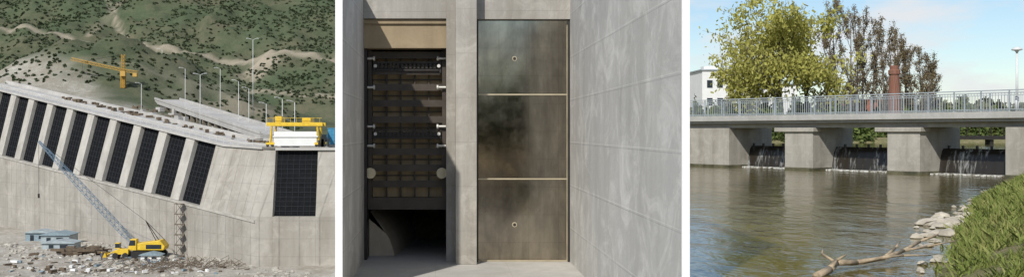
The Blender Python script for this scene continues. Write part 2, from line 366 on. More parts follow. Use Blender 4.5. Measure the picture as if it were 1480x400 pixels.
def lattice(b,p,q,w,n,r=.04,up=(0,0,1),taper=0.):
    p=Vector(p);q=Vector(q);d=(q-p).normalized(); a=d.cross(Vector(up))
    if a.length<.01:a=Vector((1,0,0))
    a.normalize(); c=a.cross(d)
    def cor(i):
        f=i/n; ww=w*(1-taper*max(0,(f-.6)/.4)) if taper else w
        if taper: ww*=min(1,.35+f*5)
        m=p+(q-p)*f; return [m+a*(sx*ww/2)+c*(sy*ww/2) for sx,sy in((-1,-1),(1,-1),(1,1),(-1,1))]
    for i in range(n):
        A0,A1=cor(i),cor(i+1)
        for j in range(4):
            b.tube(A0[j],A1[j],r,n=4,caps=False); b.tube(A0[j],A1[(j+1)%4],r*.7,n=4,caps=False); b.tube(A0[j],A0[(j+1)%4],r*.7,n=4,caps=False)
tc=root('tower_crane'); x,y=-66.5,213; zg=hz_at(x,y)
b=B(); lattice(b,(x,y,zg),(x,y,12.6),.8,14,.08,(0,1,0)); lattice(b,(x,y,12.6),(x,y,16.0),.55,5,.06,(0,1,0)); b.build('mast',m_orange,tc)
b=B(); lattice(b,(x,y,12.7),(x-11.5,y+2,15.2),.5,16,.05); lattice(b,(x,y,12.7),(x+3.2,y-.5,12.2),.55,4,.05); b.build('jib',m_orange,tc)
b=B(); b.tube((x,y,16.),(x-8,y+1.4,14.8),.03,n=4); b.tube((x,y,16.),(x+3,y-.5,12.4),.03,n=4); b.tube((x-9,y+1.6,14.8),(x-9,y+1.6,7),.02,n=4); b.build('cables',m_dark,tc)
b=B(); b.box(x+2.2,x+3.1,y-.9,y,11.3,12.1); b.box(x-.3,x+.8,y-1.2,y-.4,11.4,12.4); b.build('counterweight_and_cab',m_orange,tc,bevel=.05)
g=root('gantry_crane'); x0,x1,yf,yb,z0=-23.7,-17.0,140.6,144.2,-2.1
b=B()
for x in(x0,x1):
    for y in(yf,yb):
        b.tube((x,y,z0+.5),(x+(.25 if x==x0 else -.25),y,z0+3.0),.17,.14,n=4); b.box(x-.6,x+.6,y-.2,y+.2,z0+.3,z0+.62)
    b.box(x-.2,x+.2,yf-.1,yb+.1,z0+3.0,z0+3.3)
b.box(x0-.5,x1+.5,yf-.2,yf+.25,z0+2.85,z0+3.35); b.box(x0-.5,x1+.5,yb-.25,yb+.2,z0+2.85,z0+3.35)
for x in np.arange(x0-.4,x1+.5,.8): b.tube((x,yf,z0+3.3),(x,yf,z0+3.95),.03,n=4)
b.tube((x0-.4,yf,z0+3.95),(x1+.4,yf,z0+3.95),.03,n=4)
b.box(x0+.6,x0+1.5,yf+.4,yb-.4,z0+3.36,z0+4.2); b.box(x1-2.4,x1-1.2,yf+.4,yb-.4,z0+3.36,z0+4.0)
b.build('frame',m_yel,g,bevel=.02)
b=B(); b.box(x0+.55,x1-.3,yf-.15,yf+.1,z0+.15,z0+2.1); b.box(x0+.4,x1-.1,yf-.3,yf+.3,z0+1.35,z0+1.5); b.build('stoplog_panel',m_render,g)
b=B()
for x in(x0,x1):
    for y in(yf,yb):
        for dx in(-.35,.35): b.tube((x+dx,y-.15,z0+.2),(x+dx,y+.15,z0+.2),.2,n=12)
for _ in range(9):
    x=x1+random.uniform(-.1,1.3); b.box(x,x+.25,yf-.4,yf-.1,z0+.0,z0+random.uniform(.5,1.6))
b.build('wheels_and_cable_reel',m_tyre,g)
b=B(); b.box(x1+.3,x1+1.0,yf+.2,yf+1.2,z0+.7,z0+1.7); b.build('operator_cab',m_glass,g,bevel=.04)
b=B(); b.box(-16.2,-15.2,144,145,-1.85,.4); b.box(-16.25,-15.15,143.95,145.05,.4,.5); b.box(-16.,-15.6,143.96,144,-.9,.2); b.build('blue_cabin',m_blue,None,bevel=.03)
def lamp(x,y,z,h,arms=1,r=.07,head=.5):
    o=root('street_lamp'); b=B(); b.tube((x,y,z-.3),(x,y,z+h),r,r*.6,n=8)
    hb=B()
    for s in ((-1,) if arms==1 else (-1,1)):
        b.tube((x,y,z+h),(x+s*head*1.6,y-.2,z+h+.25),r*.5,n=6)
        hb.loft([[ (x+s*(head*1.5+u*head),y-.2+w_*hw,z+h+.2+q_*.07) for w_,q_ in((-1,0),(1,0),(1,1),(-1,1))] for u,hw in((0,.08),(.5,.16),(1,.1))])
    b.build('pole',m_pole,o,True); hb.build('lamp_head',m_pole,o)
for (x,y,zt,zb_,ar) in [(-33,178,15.9,3,2),(-23.2,148,4.7,-2.5,1),(-21.2,146.6,4.2,-2.5,1),(-34.3,172,8.4,-2.5,1),(-41.3,190,11.6,-2.5,1),(-39.1,165,9.1,-2.5,2),(-47.8,190,11.6,-2.5,1),(-64.7,236,18.8,12,1),(-57.7,196,9.1,-1,1),(-32.2,170,7.1,-2.5,1),(-26.9,156,4.2,-2.5,1)]:
    lamp(x,y,zb_,zt-zb_,ar,.065,head=.45)
cr=root('crawler_crane'); ox,oy,oz=-42.6,147.5,-18.0
b=B()
for dy in(-1.6,1.1):
    b.prism([(ox-2.6,oy+dy,oz+.5),(ox-2.2,oy+dy,oz+.05),(ox+2.2,oy+dy,oz+.05),(ox+2.6,oy+dy,oz+.5),(ox+2.2,oy+dy,oz+.95),(ox-2.2,oy+dy,oz+.95)],(0,.6,0))
b.build('tracks',m_tyre,cr)
b=B(); b.prism([(ox-1.8,oy-1.3,oz+1.1),(ox+2.7,oy-1.3,oz+1.1),(ox+2.9,oy-1.3,oz+1.6),(ox+2.2,oy-1.3,oz+2.5),(ox-.6,oy-1.3,oz+2.1),(ox-1.8,oy-1.3,oz+2.0)],(0,2.5,0)); b.build('house',m_yel,cr,bevel=.06)
b=B(); b.prism([(ox-2.3,oy-1.5,oz+1.1),(ox-1.1,oy-1.5,oz+1.1),(ox-1.1,oy-1.5,oz+2.7),(ox-2.0,oy-1.5,oz+2.7)],(0,1.1,0)); b.build('cab',m_yel,cr,bevel=.05)
b=B(); b.prism([(ox-2.2,oy-1.54,oz+1.8),(ox-1.25,oy-1.54,oz+1.8),(ox-1.25,oy-1.54,oz+2.55),(ox-1.98,oy-1.54,oz+2.55)],(0,.03,0)); b.box(ox+.2,ox+2.4,oy-1.34,oy-1.3,oz+1.3,oz+1.9); b.build('cab_glass_and_grille',m_glass,cr)
tip=(ox-16.0,oy+1.0,oz+16.6)
b=B(); lattice(b,(ox-1.6,oy,oz+1.6),tip,.8,24,.035,taper=.7); b.build('boom',m_boom,cr)
b=B(); b.tube((ox+1.5,oy-.7,oz+2.4),(ox-.2,oy,oz+5.2),.06,n=5); b.tube((ox+1.5,oy+.7,oz+2.4),(ox-.2,oy,oz+5.2),.06,n=5); b.tube((ox-.2,oy,oz+5.2),(ox+2.6,oy,oz+2.4),.04,n=4)
b.tube((ox-.2,oy,oz+5.2),tip,.025,n=4); b.tube(tip,(tip[0],tip[1],oz+9),.025,n=4); b.tube((tip[0],tip[1],oz+9),(tip[0],tip[1],oz+8.4),.15,n=8); b.build('gantry_and_cables',m_dark,cr)
wl=root('wheel_loader'); lx,ly,lz=-46.6,146.0,-18.0
b=B(); b.prism([(lx-.2,ly-.6,lz+.6),(lx+1.9,ly-.6,lz+.6),(lx+1.9,ly-.6,lz+1.3),(lx+.6,ly-.6,lz+1.4),(lx-.2,ly-.6,lz+1.1)],(0,1.2,0)); b.box(lx-.1,lx+.7,ly-.5,ly+.5,lz+1.4,lz+1.5); b.tube((lx-.1,ly-.4,lz+1.),(lx-1.3,ly-.4,lz+.5),.09,n=4); b.tube((lx-.1,ly+.4,lz+1.),(lx-1.3,ly+.4,lz+.5),.09,n=4)
b.prism([(lx-1.3,ly-.8,lz+.9),(lx-1.1,ly-.8,lz+.2),(lx-1.8,ly-.8,lz+.15)],(0,1.6,0)); b.box(lx-.05,lx+.65,ly-.45,ly+.45,lz+2.1,lz+2.2); b.build('body',m_yel,wl,bevel=.03)
b=B(); b.box(lx,lx+.6,ly-.4,ly+.4,lz+1.5,lz+2.1); b.build('cab_glass',m_glass,wl)
b=B()
for dx in(.1,1.5):
    for dy in(-.75,.45): b.tube((lx+dx,ly+dy,lz+.42),(lx+dx,ly+dy+.3,lz+.42),.42,n=14)
b.build('tyres',m_tyre,wl)
def shed(x,y,w,d,h,mat,roofm):
    o=root('site_shed'); z=-18.2; b=B(); b.box(x,x+w,y,y+d,z,z+h); b.build('walls',mat,o)
    b=B(); b.prism([(x-.2,y-.3,z+h+.01),(x+w+.2,y-.3,z+h+.01),(x+w+.2,y-.3,z+h+.1),(x+w/2,y-.3,z+h+.5),(x-.2,y-.3,z+h+.1)],(0,d+.6,0)); b.build('roof',roofm,o)
    b=B(); b.box(x+w*.2,x+w*.35,y-.03,y,z+.2,z+h*.8); b.box(x+w*.55,x+w*.8,y-.03,y,z+h*.4,z+h*.8); b.build('door_and_window',m_glass,o)
shed(-64,163,4.5,4,1.7,m_tin,m_bluer); shed(-61,156,4.8,3,1.2,m_tin,m_tin); shed(-42.3,143.3,2.8,1.4,.9,m_render,m_bluer)
shed(-68.5,168,4.,3,1.6,m_bluer,m_tin)
# construction worker : one skinned body, hard hat
def worker(x,y,z,h):
    s=h/1.75; pts=[(0,0,.95,.14),(0,0,1.2,.15),(0,0,1.42,.15),(0,0,1.52,.06),(0,-.01,1.64,.105),
      (.10,0,.88,.10),(.12,-.10,.48,.075),(.12,.02,.07,.05),(.12,-.14,.04,.045),(-.10,0,.88,.10),(-.13,.12,.50,.075),(-.13,.28,.10,.05),(-.13,.14,.04,.045),
      (.21,0,1.40,.065),(.27,.05,1.12,.05),(.25,-.14,.92,.035),(-.21,0,1.40,.065),(-.28,-.03,1.12,.05),(-.26,-.22,.98,.035)]
    ed=[(0,1),(1,2),(2,3),(3,4),(0,5),(5,6),(6,7),(7,8),(0,9),(9,10),(10,11),(11,12),(2,13),(13,14),(14,15),(2,16),(16,17),(17,18)]
    e=root('construction_worker'); me=bpy.data.meshes.new('body'); me.from_pydata([(x+p[0]*s,y+p[1]*s,z+p[2]*s) for p in pts],ed,[]); o=bpy.data.objects.new('body',me); col.objects.link(o); o.parent=e; me.materials.append(m_cloth)
    o.modifiers.new('skin','SKIN'); o.modifiers.new('sub','SUBSURF').levels=1
    for i,p in enumerate(pts): me.skin_vertices[0].data[i].radius=(p[3]*s,p[3]*s)
    me.skin_vertices[0].data[0].use_root=True
    b=B(); n=12; b.loft([[(x+r*s*math.cos(2*math.pi*i/n),y-.01*s+r*s*math.sin(2*math.pi*i/n),z+q_*s) for i in range(n)] for r,q_ in((.16,1.68),(.125,1.70),(.115,1.77),(.06,1.82))]); b.build('hard_hat',m_yel,e,True)
worker(-39.5,137.5,-18.05,1.15); worker(-47.8,143.5,-18.05,1.15)
b=B()
for _ in range(60):
    x=random.uniform(-56,-49.5); y=random.uniform(148,153); z=-18+random.choice([.0,.35,.7]); w=random.uniform(1,2.6); a=random.uniform(-.3,.3); b.fbox((x,y,z),(math.cos(a),math.sin(a)),(-math.sin(a),math.cos(a)),-w/2,w/2,-.2,.2,0,.32)
b.build('timber_stack',m_timber)
for nm,mt,cn in(('scrap_sheets',m_bluer,35),('scrap_planks',m_timber,90),('broken_slabs',m_render,45)):
    b=B()
    for _ in range(cn):
        x=random.uniform(-60,-24); y=random.uniform(129,150)
        if (x-A[0])*EY[0]+(y-A[1])*EY[1]>-2: continue
        w=random.uniform(.3,1.3); a=random.uniform(0,3.1); b.fbox((x,y,-17.95),(math.cos(a),math.sin(a)),(-math.sin(a),math.cos(a)),-w/2,w/2,-w/5,w/5,0,random.uniform(.05,.35))
    b.build(nm,mt)
b=B()
for _ in range(260):
    x=random.gauss(-36,4.5); y=random.gauss(136,3.)
    if (x-A[0])*EY[0]+(y-A[1])*EY[1]>-1: continue
    l=random.uniform(.5,2.2); a=random.uniform(0,3.1); b.tube((x,y,-17.8),(x+l*math.cos(a),y+l*math.sin(a),-17.8+random.uniform(0,.9)),.035,n=4)
b.build('rebar_scrap',m_timber)
b=B(); s0=Vector(Dm(48.4,-1.6,-18))
for i in range(5):
    z=-18+i*1.5
    for dx,dy in((0,0),(1.1,0),(0,1),(1.1,1)): b.tube((s0.x+dx,s0.y+dy,z),(s0.x+dx,s0.y+dy,z+1.5),.03,n=4)
    b.tube((s0.x,s0.y,z),(s0.x+1.1,s0.y,z+1.5),.035,n=4); b.tube((s0.x+1.1,s0.y+1,z),(s0.x,s0.y+1,z+1.5),.03,n=4); b.box(s0.x-.1,s0.x+1.2,s0.y-.1,s0.y+1.1,z+1.45,z+1.49)
b.build('access_stair_tower',m_timber)
def rocks(name,pts,mat):
    b=B()
    for x,y,z,r in pts:
        v=[];nf=6
        sx,sy,sz=random.uniform(.7,1.3),random.uniform(.7,1.3),random.uniform(.45,.8)
        rings=[(-.5,.6),(0.0,1.),(.6,.8)]
        v.append((x,y,z-.7*r*sz))
        for h,rad in rings:
            for i in range(nf):
                t=2*math.pi*(i+random.uniform(-.25,.25))/nf; rr=rad*r*random.uniform(.8,1.15); v.append((x+math.cos(t)*rr*sx,y+math.sin(t)*rr*sy,z+h*r*sz*random.uniform(.8,1.2)))
        v.append((x+random.uniform(-.2,.2)*r,y,z+.95*r*sz))
        f=[(0,1+(i+1)%nf,1+i) for i in range(nf)]
        for k_ in range(2):
            for i in range(nf): a=1+k_*nf+i; c=1+k_*nf+(i+1)%nf; f.append((a,c,c+nf,a+nf))
        f+=[(len(v)-1,1+2*nf+i,1+2*nf+(i+1)%nf) for i in range(nf)]
        b.add(v,f)
    return b.build(name,mat)
pts=[]
for _ in range(2600):
    x=random.uniform(-70,-16); y=random.uniform(122,165)
    s=(x-A[0])*EY[0]+(y-A[1])*EY[1]
    if s>-.5: continue
    if fb(x,y,8,2,2.)<-.05 and random.random()<.85: continue
    pts.append((x,y,hz_at(x,y)+.02,random.choice([.12,.18,.25,.3,.5])*random.uniform(.6,1.3)))
rocks('rubble',pts,m_rock)
# ------------------------------------------------------------------ gate bay
bay=root('concrete_gate_bay'); FZ=-3.74; WT=3.95
b=B(); b.box(-2.46,3.77,12,28.9,-18,FZ); b.box(-2.46,3.77,28.9,46,-18,FZ-.003); b.build('floor_slab',m_floor,bay)
b=B(); b.box(-2.46,3.77,-4,12,-18,FZ-.005); b.box(-24,28,-26,-4.0,-18,FZ-.01); b.build('unseen_dark_apron',m_refl_dark)  # dark ground added out of view for the lower gate plate to reflect
b=B(); b.box(-40,60,-110,-26,-18,FZ-.02); b.build('unseen_pale_apron',m_refl_pale)  # pale ground added behind the camera, mirrored as a bright patch in the gate
b=B(); b.box(-2.46,-2.3,23.5,46,FZ,WT); b.build('side_wall_a',m_wall,bay)
b=B(); b.box(3.66,3.77,15.7,46,FZ,WT+.3); b.build('side_wall_b',m_wall,bay)
b=B(); b.box(-2.462,-2.298,23.44,23.5,FZ,WT+.01); b.box(3.658,3.772,15.64,15.7,FZ,WT+.31); b.build('white_painted_wall_ends',m_white,bay)
b=B(); b.box(.36,.96,28.9,33,FZ,4.3); b.build('centre_pier',m_back,bay,bevel=.015)
b=B(); b.box(.10,.357,29.5,33,FZ,4.2); b.build('guide_jamb',m_back,bay)
b=B(); b.box(.962,1.02,29.45,33,FZ,3.2); b.box(3.60,3.658,29.45,33,FZ,3.2); b.box(-2.298,-2.22,29.9,33,FZ,3.2); b.build('guide_rails',m_dark,bay)
b=B(); b.box(-2.298,.098,29.6,33,3.26,4.2); b.box(.962,3.658,29.4,33,3.22,4.2); b.build('lintels',m_back,bay)
b=B(); b.box(-2.298,.098,29.75,30.3,2.42,3.12); b.box(-2.298,.098,29.68,30.35,3.12,3.24); b.build('guide_beam',m_beam,bay)
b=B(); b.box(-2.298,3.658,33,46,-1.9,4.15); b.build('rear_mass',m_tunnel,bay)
# sloping, curved training wall inside the outlet
n=10; prof=[(-2.29,FZ+1.46)]+[(-2.21+1.25*math.sin(math.pi/2*i/n)**1.0*(i/n)**.3,FZ+1.46*(math.cos(math.pi/2*i/n))) for i in range(1,n+1)]
b=B(); b.loft([[(-2.29,y,FZ-.001)]+[(px+ (0 if j==0 else sh_),y,pz) for j,(px,pz) in enumerate(prof)] for y,sh_ in((30.95,-.5),(33,-.25),(38,.2),(45.4,.6))]); b.build('curved_training_wall',m_invert,bay,False)
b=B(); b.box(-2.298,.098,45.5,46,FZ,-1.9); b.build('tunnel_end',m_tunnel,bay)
lg=root('ribbed_lift_gate')
b=B(); b.box(-2.2,.09,30.75,30.85,-2.3,2.4); b.build('skin_plate',m_skin,lg)
b=B()
zs=np.linspace(2.26,-1.55,9)
for i,z in enumerate(zs):
    b.box(-2.10,-.02,30.42,30.749,z-.035,z+.035); b.box(-2.10,-.02,30.38,30.419,z-.10,z+.10)
for z in (zs[:-1]+zs[1:])/2: b.box(-2.09,-.03,30.66,30.749,z-.015,z+.015)
b.box(-2.10,-.02,30.3,30.749,-2.3,-1.95)
for x in np.linspace(-2.1,0,6)[1:-1]: b.box(x-.02,x+.02,30.6,30.748,-1.94,2.39)
b.box(-2.21,-2.101,30.3,30.749,-2.3,2.39); b.box(-.019,.09,30.3,30.749,-2.3,2.39)
b.build('girders',m_beamsteel,lg)
b=B()
for z in(1.93,-.07):
    for x in np.arange(-1.95,-.2,.12): b.box(x,x+.06,30.30,30.37,z-.07,z+.07)
    b.box(-2.02,-.12,30.29,30.36,z-.14,z-.09); b.box(-2.02,-.12,30.29,30.36,z+.09,z+.13)
    for x in(-2.05,-.10): b.box(x,x+.05,30.25,30.37,z-.2,z+.2)
b.build('chain_rack',m_dark,lg)
b=B()
for z in(2.15,1.3,.15,-.42):
    b.tube((-2.28,30.2,z),(-2.02,30.2,z),.035,n=10); b.tube((-.16,30.2,z),(.09,30.2,z),.035,n=10); b.tube((-2.05,30.2,z),(-2.0,30.2,z),.07,n=10); b.tube((-.18,30.2,z),(-.13,30.2,z),.07,n=10)
for x in(-1.99,-.12):
    for z in(1.93,-.07): b.tube((x,30.2,z),(x,30.25,z),.05,n=10)
b.build('guide_rollers',m_pin,lg)
b=B()
for x in(-2.13,-.03):
    b.tube((x,30.05,-1.22),(x,30.28,-1.22),.155,n=24); b.tube((x,30.0,-1.22),(x,30.05,-1.22),.06,n=12)
b.build('wheel_discs',m_lamp,lg)
rg=root('steel_plate_gate')
for i,(za,zb_) in enumerate([(-3.70,-1.385),(-1.345,1.045),(1.085,3.2)]):
    b=B(); b.box(1.022,3.598,29.60+.004*i,29.72,za,zb_); b.build('plate_%d'%(i+1),m_plate,rg,bevel=.006)
b=B(); b.box(1.022,3.598,29.57,29.70,-1.384,-1.346); b.box(1.022,3.598,29.57,29.70,1.046,1.084); b.box(1.022,3.598,29.55,29.70,-3.737,-3.702); b.box(3.575,3.599,29.565,29.6,-3.70,3.2)
b.build('seal_strips',m_brass,rg)
b=B()
for z in(2.1,-2.68): b.tube((2.07,29.55,z),(2.07,29.6,z),.07,n=16)
b.build('lifting_eyes',m_brass,rg)
b=B()
for z in(2.1,-2.68): b.tube((2.07,29.54,z),(2.07,29.552,z),.045,n=12)
b.build('lifting_eye_holes',m_dark,rg)
# ------------------------------------------------------------------ river
k=N('river_water'); w1=k.noise(1.0,4,.6,k.map((1.1,.55,1)),.4); w2=k.noise(.25,3,.5,k.map((1,.5,1))); w3=k.noise(4,3,.5,k.map((1,.6,1)))
hh=k.math('ADD',k.math('ADD',w1,k.math('MULTIPLY',w2,1.2)),k.math('MULTIPLY',w3,.15)); k.bump(hh,.45,.10)
cw=k.mix(k.ramp(k.noise(.3,3),.3,.7),(.140,.112,.038),(.090,.080,.030)); k.b.inputs['IOR'].default_value=1.28
k.b.inputs['Specular Tint'].default_value=(.93,.88,.72,1)
m_water=k.fin(cw,.06,0,.4)
def flat(name,pts,mat):
    b=B(); b.add(pts,[tuple(range(len(pts)))]); o=b.build(name,mat); bm=bmesh.new(); bm.from_mesh(o.data); bm.faces.ensure_lookup_table()
    if bm.faces[0].normal.z<0: bmesh.ops.reverse_faces(bm,faces=bm.faces)
    bm.to_mesh(o.data); bm.free(); return o
flat('river_water',[(3.772,-4,-2.5),(3.772,46,-2.5),Br(34,2.9,-2.5),Br(-3,2.9,-2.5),(34,40,-2.5),(14,-4,-2.5)],m_water)
flat('upstream_water',[Br(34,2.5,-1.08),Br(-4,2.5,-1.08),(70,60,-1.08),(70,112,-1.08),(0,112,-1.08)],m_water)
bg=root('weir_footbridge')
b=B(); b.fbox(R,E,Q,-8,34,-.15,3.4,.55,.95); b.fbox(R,E,Q,-8,34,-.35,.2,.72,1.08); b.fbox(R,E,Q,-8,34,3.2,3.6,.72,1.08); b.fbox(R,E,Q,-8,34,.4,.8,.25,.548); b.fbox(R,E,Q,-8,34,2.6,3.,.25,.548); b.build('deck',m_brdeck,bg,bevel=.02)
b=B()
def pier(w0,w1,q0,q1): b.fbox(R,E,Q,w0,w1,q0,q1,-4.4,.24)
pier(5.6,7.7,.05,4.2); pier(13.0,15.2,.05,4.2); pier(20.0,36,.05,4.6); pier(-10,.62,.05,4.6)
for w0,w1 in((5.6,7.7),(13.,15.2)): b.fbox(R,E,Q,w0-.15,w1+.75,-.1,.9,-.02,.245)
b.build('piers',m_brpier,bg,bevel=.03)
k=N('wet_algae_band'); m_wet=k.fin(k.mix(k.ramp(k.noise(1.5,7,.7),.4,.6),(.05,.05,.03),(.14,.13,.08)),.4)
b=B()
for w0,w1,qe in((5.6,7.7,4.2),(13.0,15.2,4.2),(20.0,36,4.6),(-10,.62,4.6)): b.fbox(R,E,Q,w0-.012,w1+.012,.038,qe+.012,-4.3,-2.34)
b.build('waterline_band',m_wet,bg)
b=B()
for s_ in(-.22,3.45):
    for w in np.arange(-7.5,34,1.55): b.fbox(R,E,Q,w-.03,w+.03,s_-.03,s_+.03,1.08,2.22)
    for w in np.arange(-7.5,34,.17): b.fbox(R,E,Q,w-.009,w+.009,s_-.009,s_+.009,1.22,2.1)
    for z,h in((1.18,.04),(2.08,.04),(2.2,.06)): b.fbox(R,E,Q,-7.6,34,s_-.03,s_+.03,z,z+h)
b.build('railings',m_grey,bg)
k=N('falling_water'); f1=k.ramp(k.noise(2.2,5,.65,k.map((1,1,.10))),.50,.68); f2=k.ramp(k.noise(7,4,.6,k.map((1,1,.12))),.44,.66)
ff=k.math('MULTIPLY',f1,f2); c=k.mix(ff,(.022,.018,.013),(.62,.64,.62)); k.bump(ff,.5,.05); m_fall=k.fin(c,.3)
k=N('foam'); m_foam=k.fin(k.mix(k.ramp(k.noise(4,6,.7),.42,.56),(.14,.12,.08),(.72,.73,.70)),.5)
for w0,w1 in((.62,5.6),(7.7,13.0),(15.2,20.0)):
    o=root('weir_gate'); b=B(); rows=8; cols=26; vs=[];fs=[]
    for i in range(rows+1):
        for j in range(cols+1):
            u=i/rows; w=w0+(w1-w0)*j/cols
            vs.append(Br(w,2.45-.45*u**.5+.05*math.sin(j*2.1)*u,-1.0-1.52*u))
    for i in range(rows):
        for j in range(cols): a=i*(cols+1)+j; fs.append((a,a+1,a+cols+2,a+cols+1))
    b.add(vs,fs); b.build('falling_water',m_fall,o,True)
    b=B(); b.fbox(R,E,Q,w0,w1,2.5,2.75,-4,-1.12)
    for w in np.arange(w0+.4,w1,.85): b.fbox(R,E,Q,w-.05,w+.05,2.42,2.55,-1.1,-.82)
    b.build('gate_leaf',m_dark,o)
    b=B()
    for _ in range(260):
        w=random.uniform(w0+.05,w1-.05); qq=1.9-abs(random.gauss(0,.3)); r=random.uniform(.03,.11); p=Br(w,qq,-2.5)
        b.fbox(p,E,Q,-r*1.8,r*1.8,-r,r,-.02,random.uniform(.01,.06))
    b.build('foam',m_foam,o)
fo=(45.0,84,0); b=B(); b.fbox(fo,(1,0),(0,1),-4,22,0,1.2,-.65,-.35)
for x in np.arange(-3,22,3.): b.fbox(fo,(1,0),(0,1),x,x+.3,.2,1,-3,-.66)
for x in np.arange(-4,22,1.): b.fbox(fo,(1,0),(0,1),x,x+.05,.02,.07,-.35,.35)
b.fbox(fo,(1,0),(0,1),-4,22,.0,.08,.35,.4); b.build('low_footbridge',m_dark)
o=root('street_lamp'); x,y=30.95,55.2
b=B(); b.tube((x,y,1.0),(x,y,4.3),.07,.05,n=10); b.tube((x,y,1.08),(x,y,1.9),.10,.09,n=10); b.build('pole',m_pole,o,True)
b=B(); n=16
rings=[]
for r,z in((.06,4.25),(.10,4.33),(.27,4.38),(.25,4.46),(.08,4.55)): rings.append([(x+r*math.cos(2*math.pi*i/n),y+r*math.sin(2*math.pi*i/n),z) for i in range(n)])
b.loft(rings); b.build('lantern',m_pole,o,True)
# ------------------------------------------------------------------ trees
def branch_tree(name,x,y,z,h,spread,mleaf,mb,levels=4,kids=(4,7),upb=.5,leafn=6,lsize=.12,droop=0,trunk=.22,ratio=.62,first=.25,aspect=1.,rad=.35,seed=1,apical=.6,thin=.012,bend=.13):
    rnd=random.Random(seed); o=root(name); b=B(); tips=[]
    def grow(p,d,L,r,lv):
        seg=4; pts=[p]; bd=bend if lv else bend*.4
        for i in range(seg):
            d=(d+Vector((rnd.gauss(0,bd),rnd.gauss(0,bd),rnd.gauss(0,.08)+ (.05 if lv<2 else (-droop if lv>=2 else 0))))).normalized()
            p=p+d*(L/seg); pts.append(p)
        rs=[r*(1-.75*i/seg) for i in range(seg+1)]
        for i in range(seg): b.tube(pts[i],pts[i+1],max(rs[i],thin),max(rs[i+1],thin*.8),n=6 if lv==0 else 3 if lv>1 else 5,caps=False)
        if lv>=levels-2:
            for i in range(1,seg+1): tips.append(pts[i])
        if lv<levels-1:
            nk=rnd.randint(*kids)+(4 if lv==0 else 0)
            for j in range(nk):
                f=first+(1-first)*(j+rnd.random())/nk if lv==0 else .2+.8*rnd.random()
                i=min(int(f*seg),seg-1); q=pts[i].lerp(pts[i+1],f*seg-i)
                a=rnd.random()*6.283; sidev=Vector((math.cos(a),math.sin(a),0))
                nd=(d*(.35 if lv==0 else .5)+sidev*spread+Vector((0,0,upb))).normalized()
                LL=L*ratio*(1.15-apical*f if lv==0 else 1)*rnd.uniform(.7,1.25)
                grow(q,nd,LL,r*(1-.75*f)*.6,lv+1)
    grow(Vector((x,y,z)),Vector((rnd.gauss(0,.02),0,1)),h,trunk,0)
    b.build('trunk_and_limbs',mb,o,True)
    if leafn:
        t=np.array([tuple(p) for p in tips]); t=np.repeat(t,leafn,0)+rng.normal(size=(len(t)*leafn,3))*rad
        if droop: t[:,2]-=np.abs(rng.normal(size=len(t)))*rad*1.6
        v,f=leaves(t,lsize,aspect,up=2. if droop else 0,smin=.5); npmesh('foliage',v,f,mleaf,o)
branch_tree('willow_tree',34.4,104,-.7,11.4,1.0,m_willow,m_bark,4,(5,7),.55,4,.07,.05,.36,.58,.20,2.2,.36,seed=11)
branch_tree('willow_tree',38.0,106,-.7,9.4,1.05,m_willow,m_bark,4,(5,6),.5,4,.07,.06,.30,.58,.20,2.2,.36,seed=5)
branch_tree('willow_tree',30.8,108,-.7,6.6,1.0,m_willow,m_bark,4,(4,6),.5,4,.07,.05,.2,.60,.20,2.,.3,seed=8)
# row of bare poplars, heights stepping down along the far bank
for i_,(x,y,h) in enumerate([(42.0,112,13.2),(44.8,116,13.4),(44.6,112,12.6),(46.8,116,12.9),(46.3,113,11.6),(48.6,116,12.0),(48.2,112,11.2),(50.6,116,11.3),(49.9,112,10.2),(52.4,116,10.0),(51.6,112,9.0),(54.2,116,8.6),(53.0,112,7.7),(55.6,116,7.4),(33.2,118,8.2)]):
    branch_tree('poplar_tree',x,y,-.7,h,.46,m_bud,m_barkg,4,(7,9),.80,1,.035,0,.13,.24,.10,1.3,.16,seed=40+i_,apical=.35,thin=.024)
def bushes(name,spots,mat,size,per):
    c=[]
    for x,y,z,rx,rz in spots:
        n=int(per*rx*rz); p=rng.normal(size=(n,3)); p/=np.linalg.norm(p,axis=1)[:,None]; p*=(rng.uniform(.35,1,n)**.5)[:,None]
        p*=1+.25*np.sin(p[:,:1]*9+x)*np.cos(p[:,2:]*7+y)
        p[:,0]*=rx;p[:,1]*=rx;p[:,2]=np.abs(p[:,2])*rz; c.append(p+np.array([x,y,z]))
    v,f=leaves(np.concatenate(c),size,1.2); npmesh(name,v,f,mat)
sp=[]
for _ in range(95):
    x=random.uniform(24,80); y=98.5+.1*(x-25)+random.uniform(0,7); sp.append((x,y,-1.1,random.uniform(.7,1.8),random.uniform(1.,3.3)))
for _ in range(40):
    x=random.uniform(27,58); y=random.uniform(109,121); sp.append((x,y,-.9,random.uniform(.8,1.7),random.uniform(2.5,4.6)))
bushes('bushes',sp,m_bush,.11,260)
sp=[]
for _ in range(190):
    y=random.uniform(150,260); x=random.uniform(.22*y,.62*y); sp.append((x,y,-.8,random.uniform(2,4.5),random.uniform(2.5,6.5)*y/200))
m_far=leafmat('distant_foliage',(.12,.14,.08),(.20,.21,.11),(.16,.15,.11),.2)
bushes('distant_trees',sp,m_far,.3,60)
sp=[]
for _ in range(130):
    x=random.uniform(-60,90); y=random.uniform(-108,-92); sp.append((x,y,-3.8,random.uniform(2.5,4.5),random.uniform(9,17)))
bushes('unseen_tree_screen',sp,m_bush,.45,10)  # trees added behind the camera so the upper gate plate reflects something dark
wb=root('white_building')
b=B(); b.box(38,46,150,160,-1,8.9); b.box(46.01,53,153,160,-1,7.0); b.box(38.5,40.5,151,153,8.9,9.6); b.build('walls',m_render,wb)
b=B()
for i in range(5):
    for j in range(3): b.box(38.7+i*1.5,39.5+i*1.5,149.95,150,1.2+j*2.6,2.3+j*2.6)
b.build('windows',m_glass,wb)
b=B(); b.box(37.8,46.2,149.8,160.2,8.91,9.1); b.box(46.2,53.2,152.8,160.2,7.01,7.2); b.build('roof',m_grey,wb)
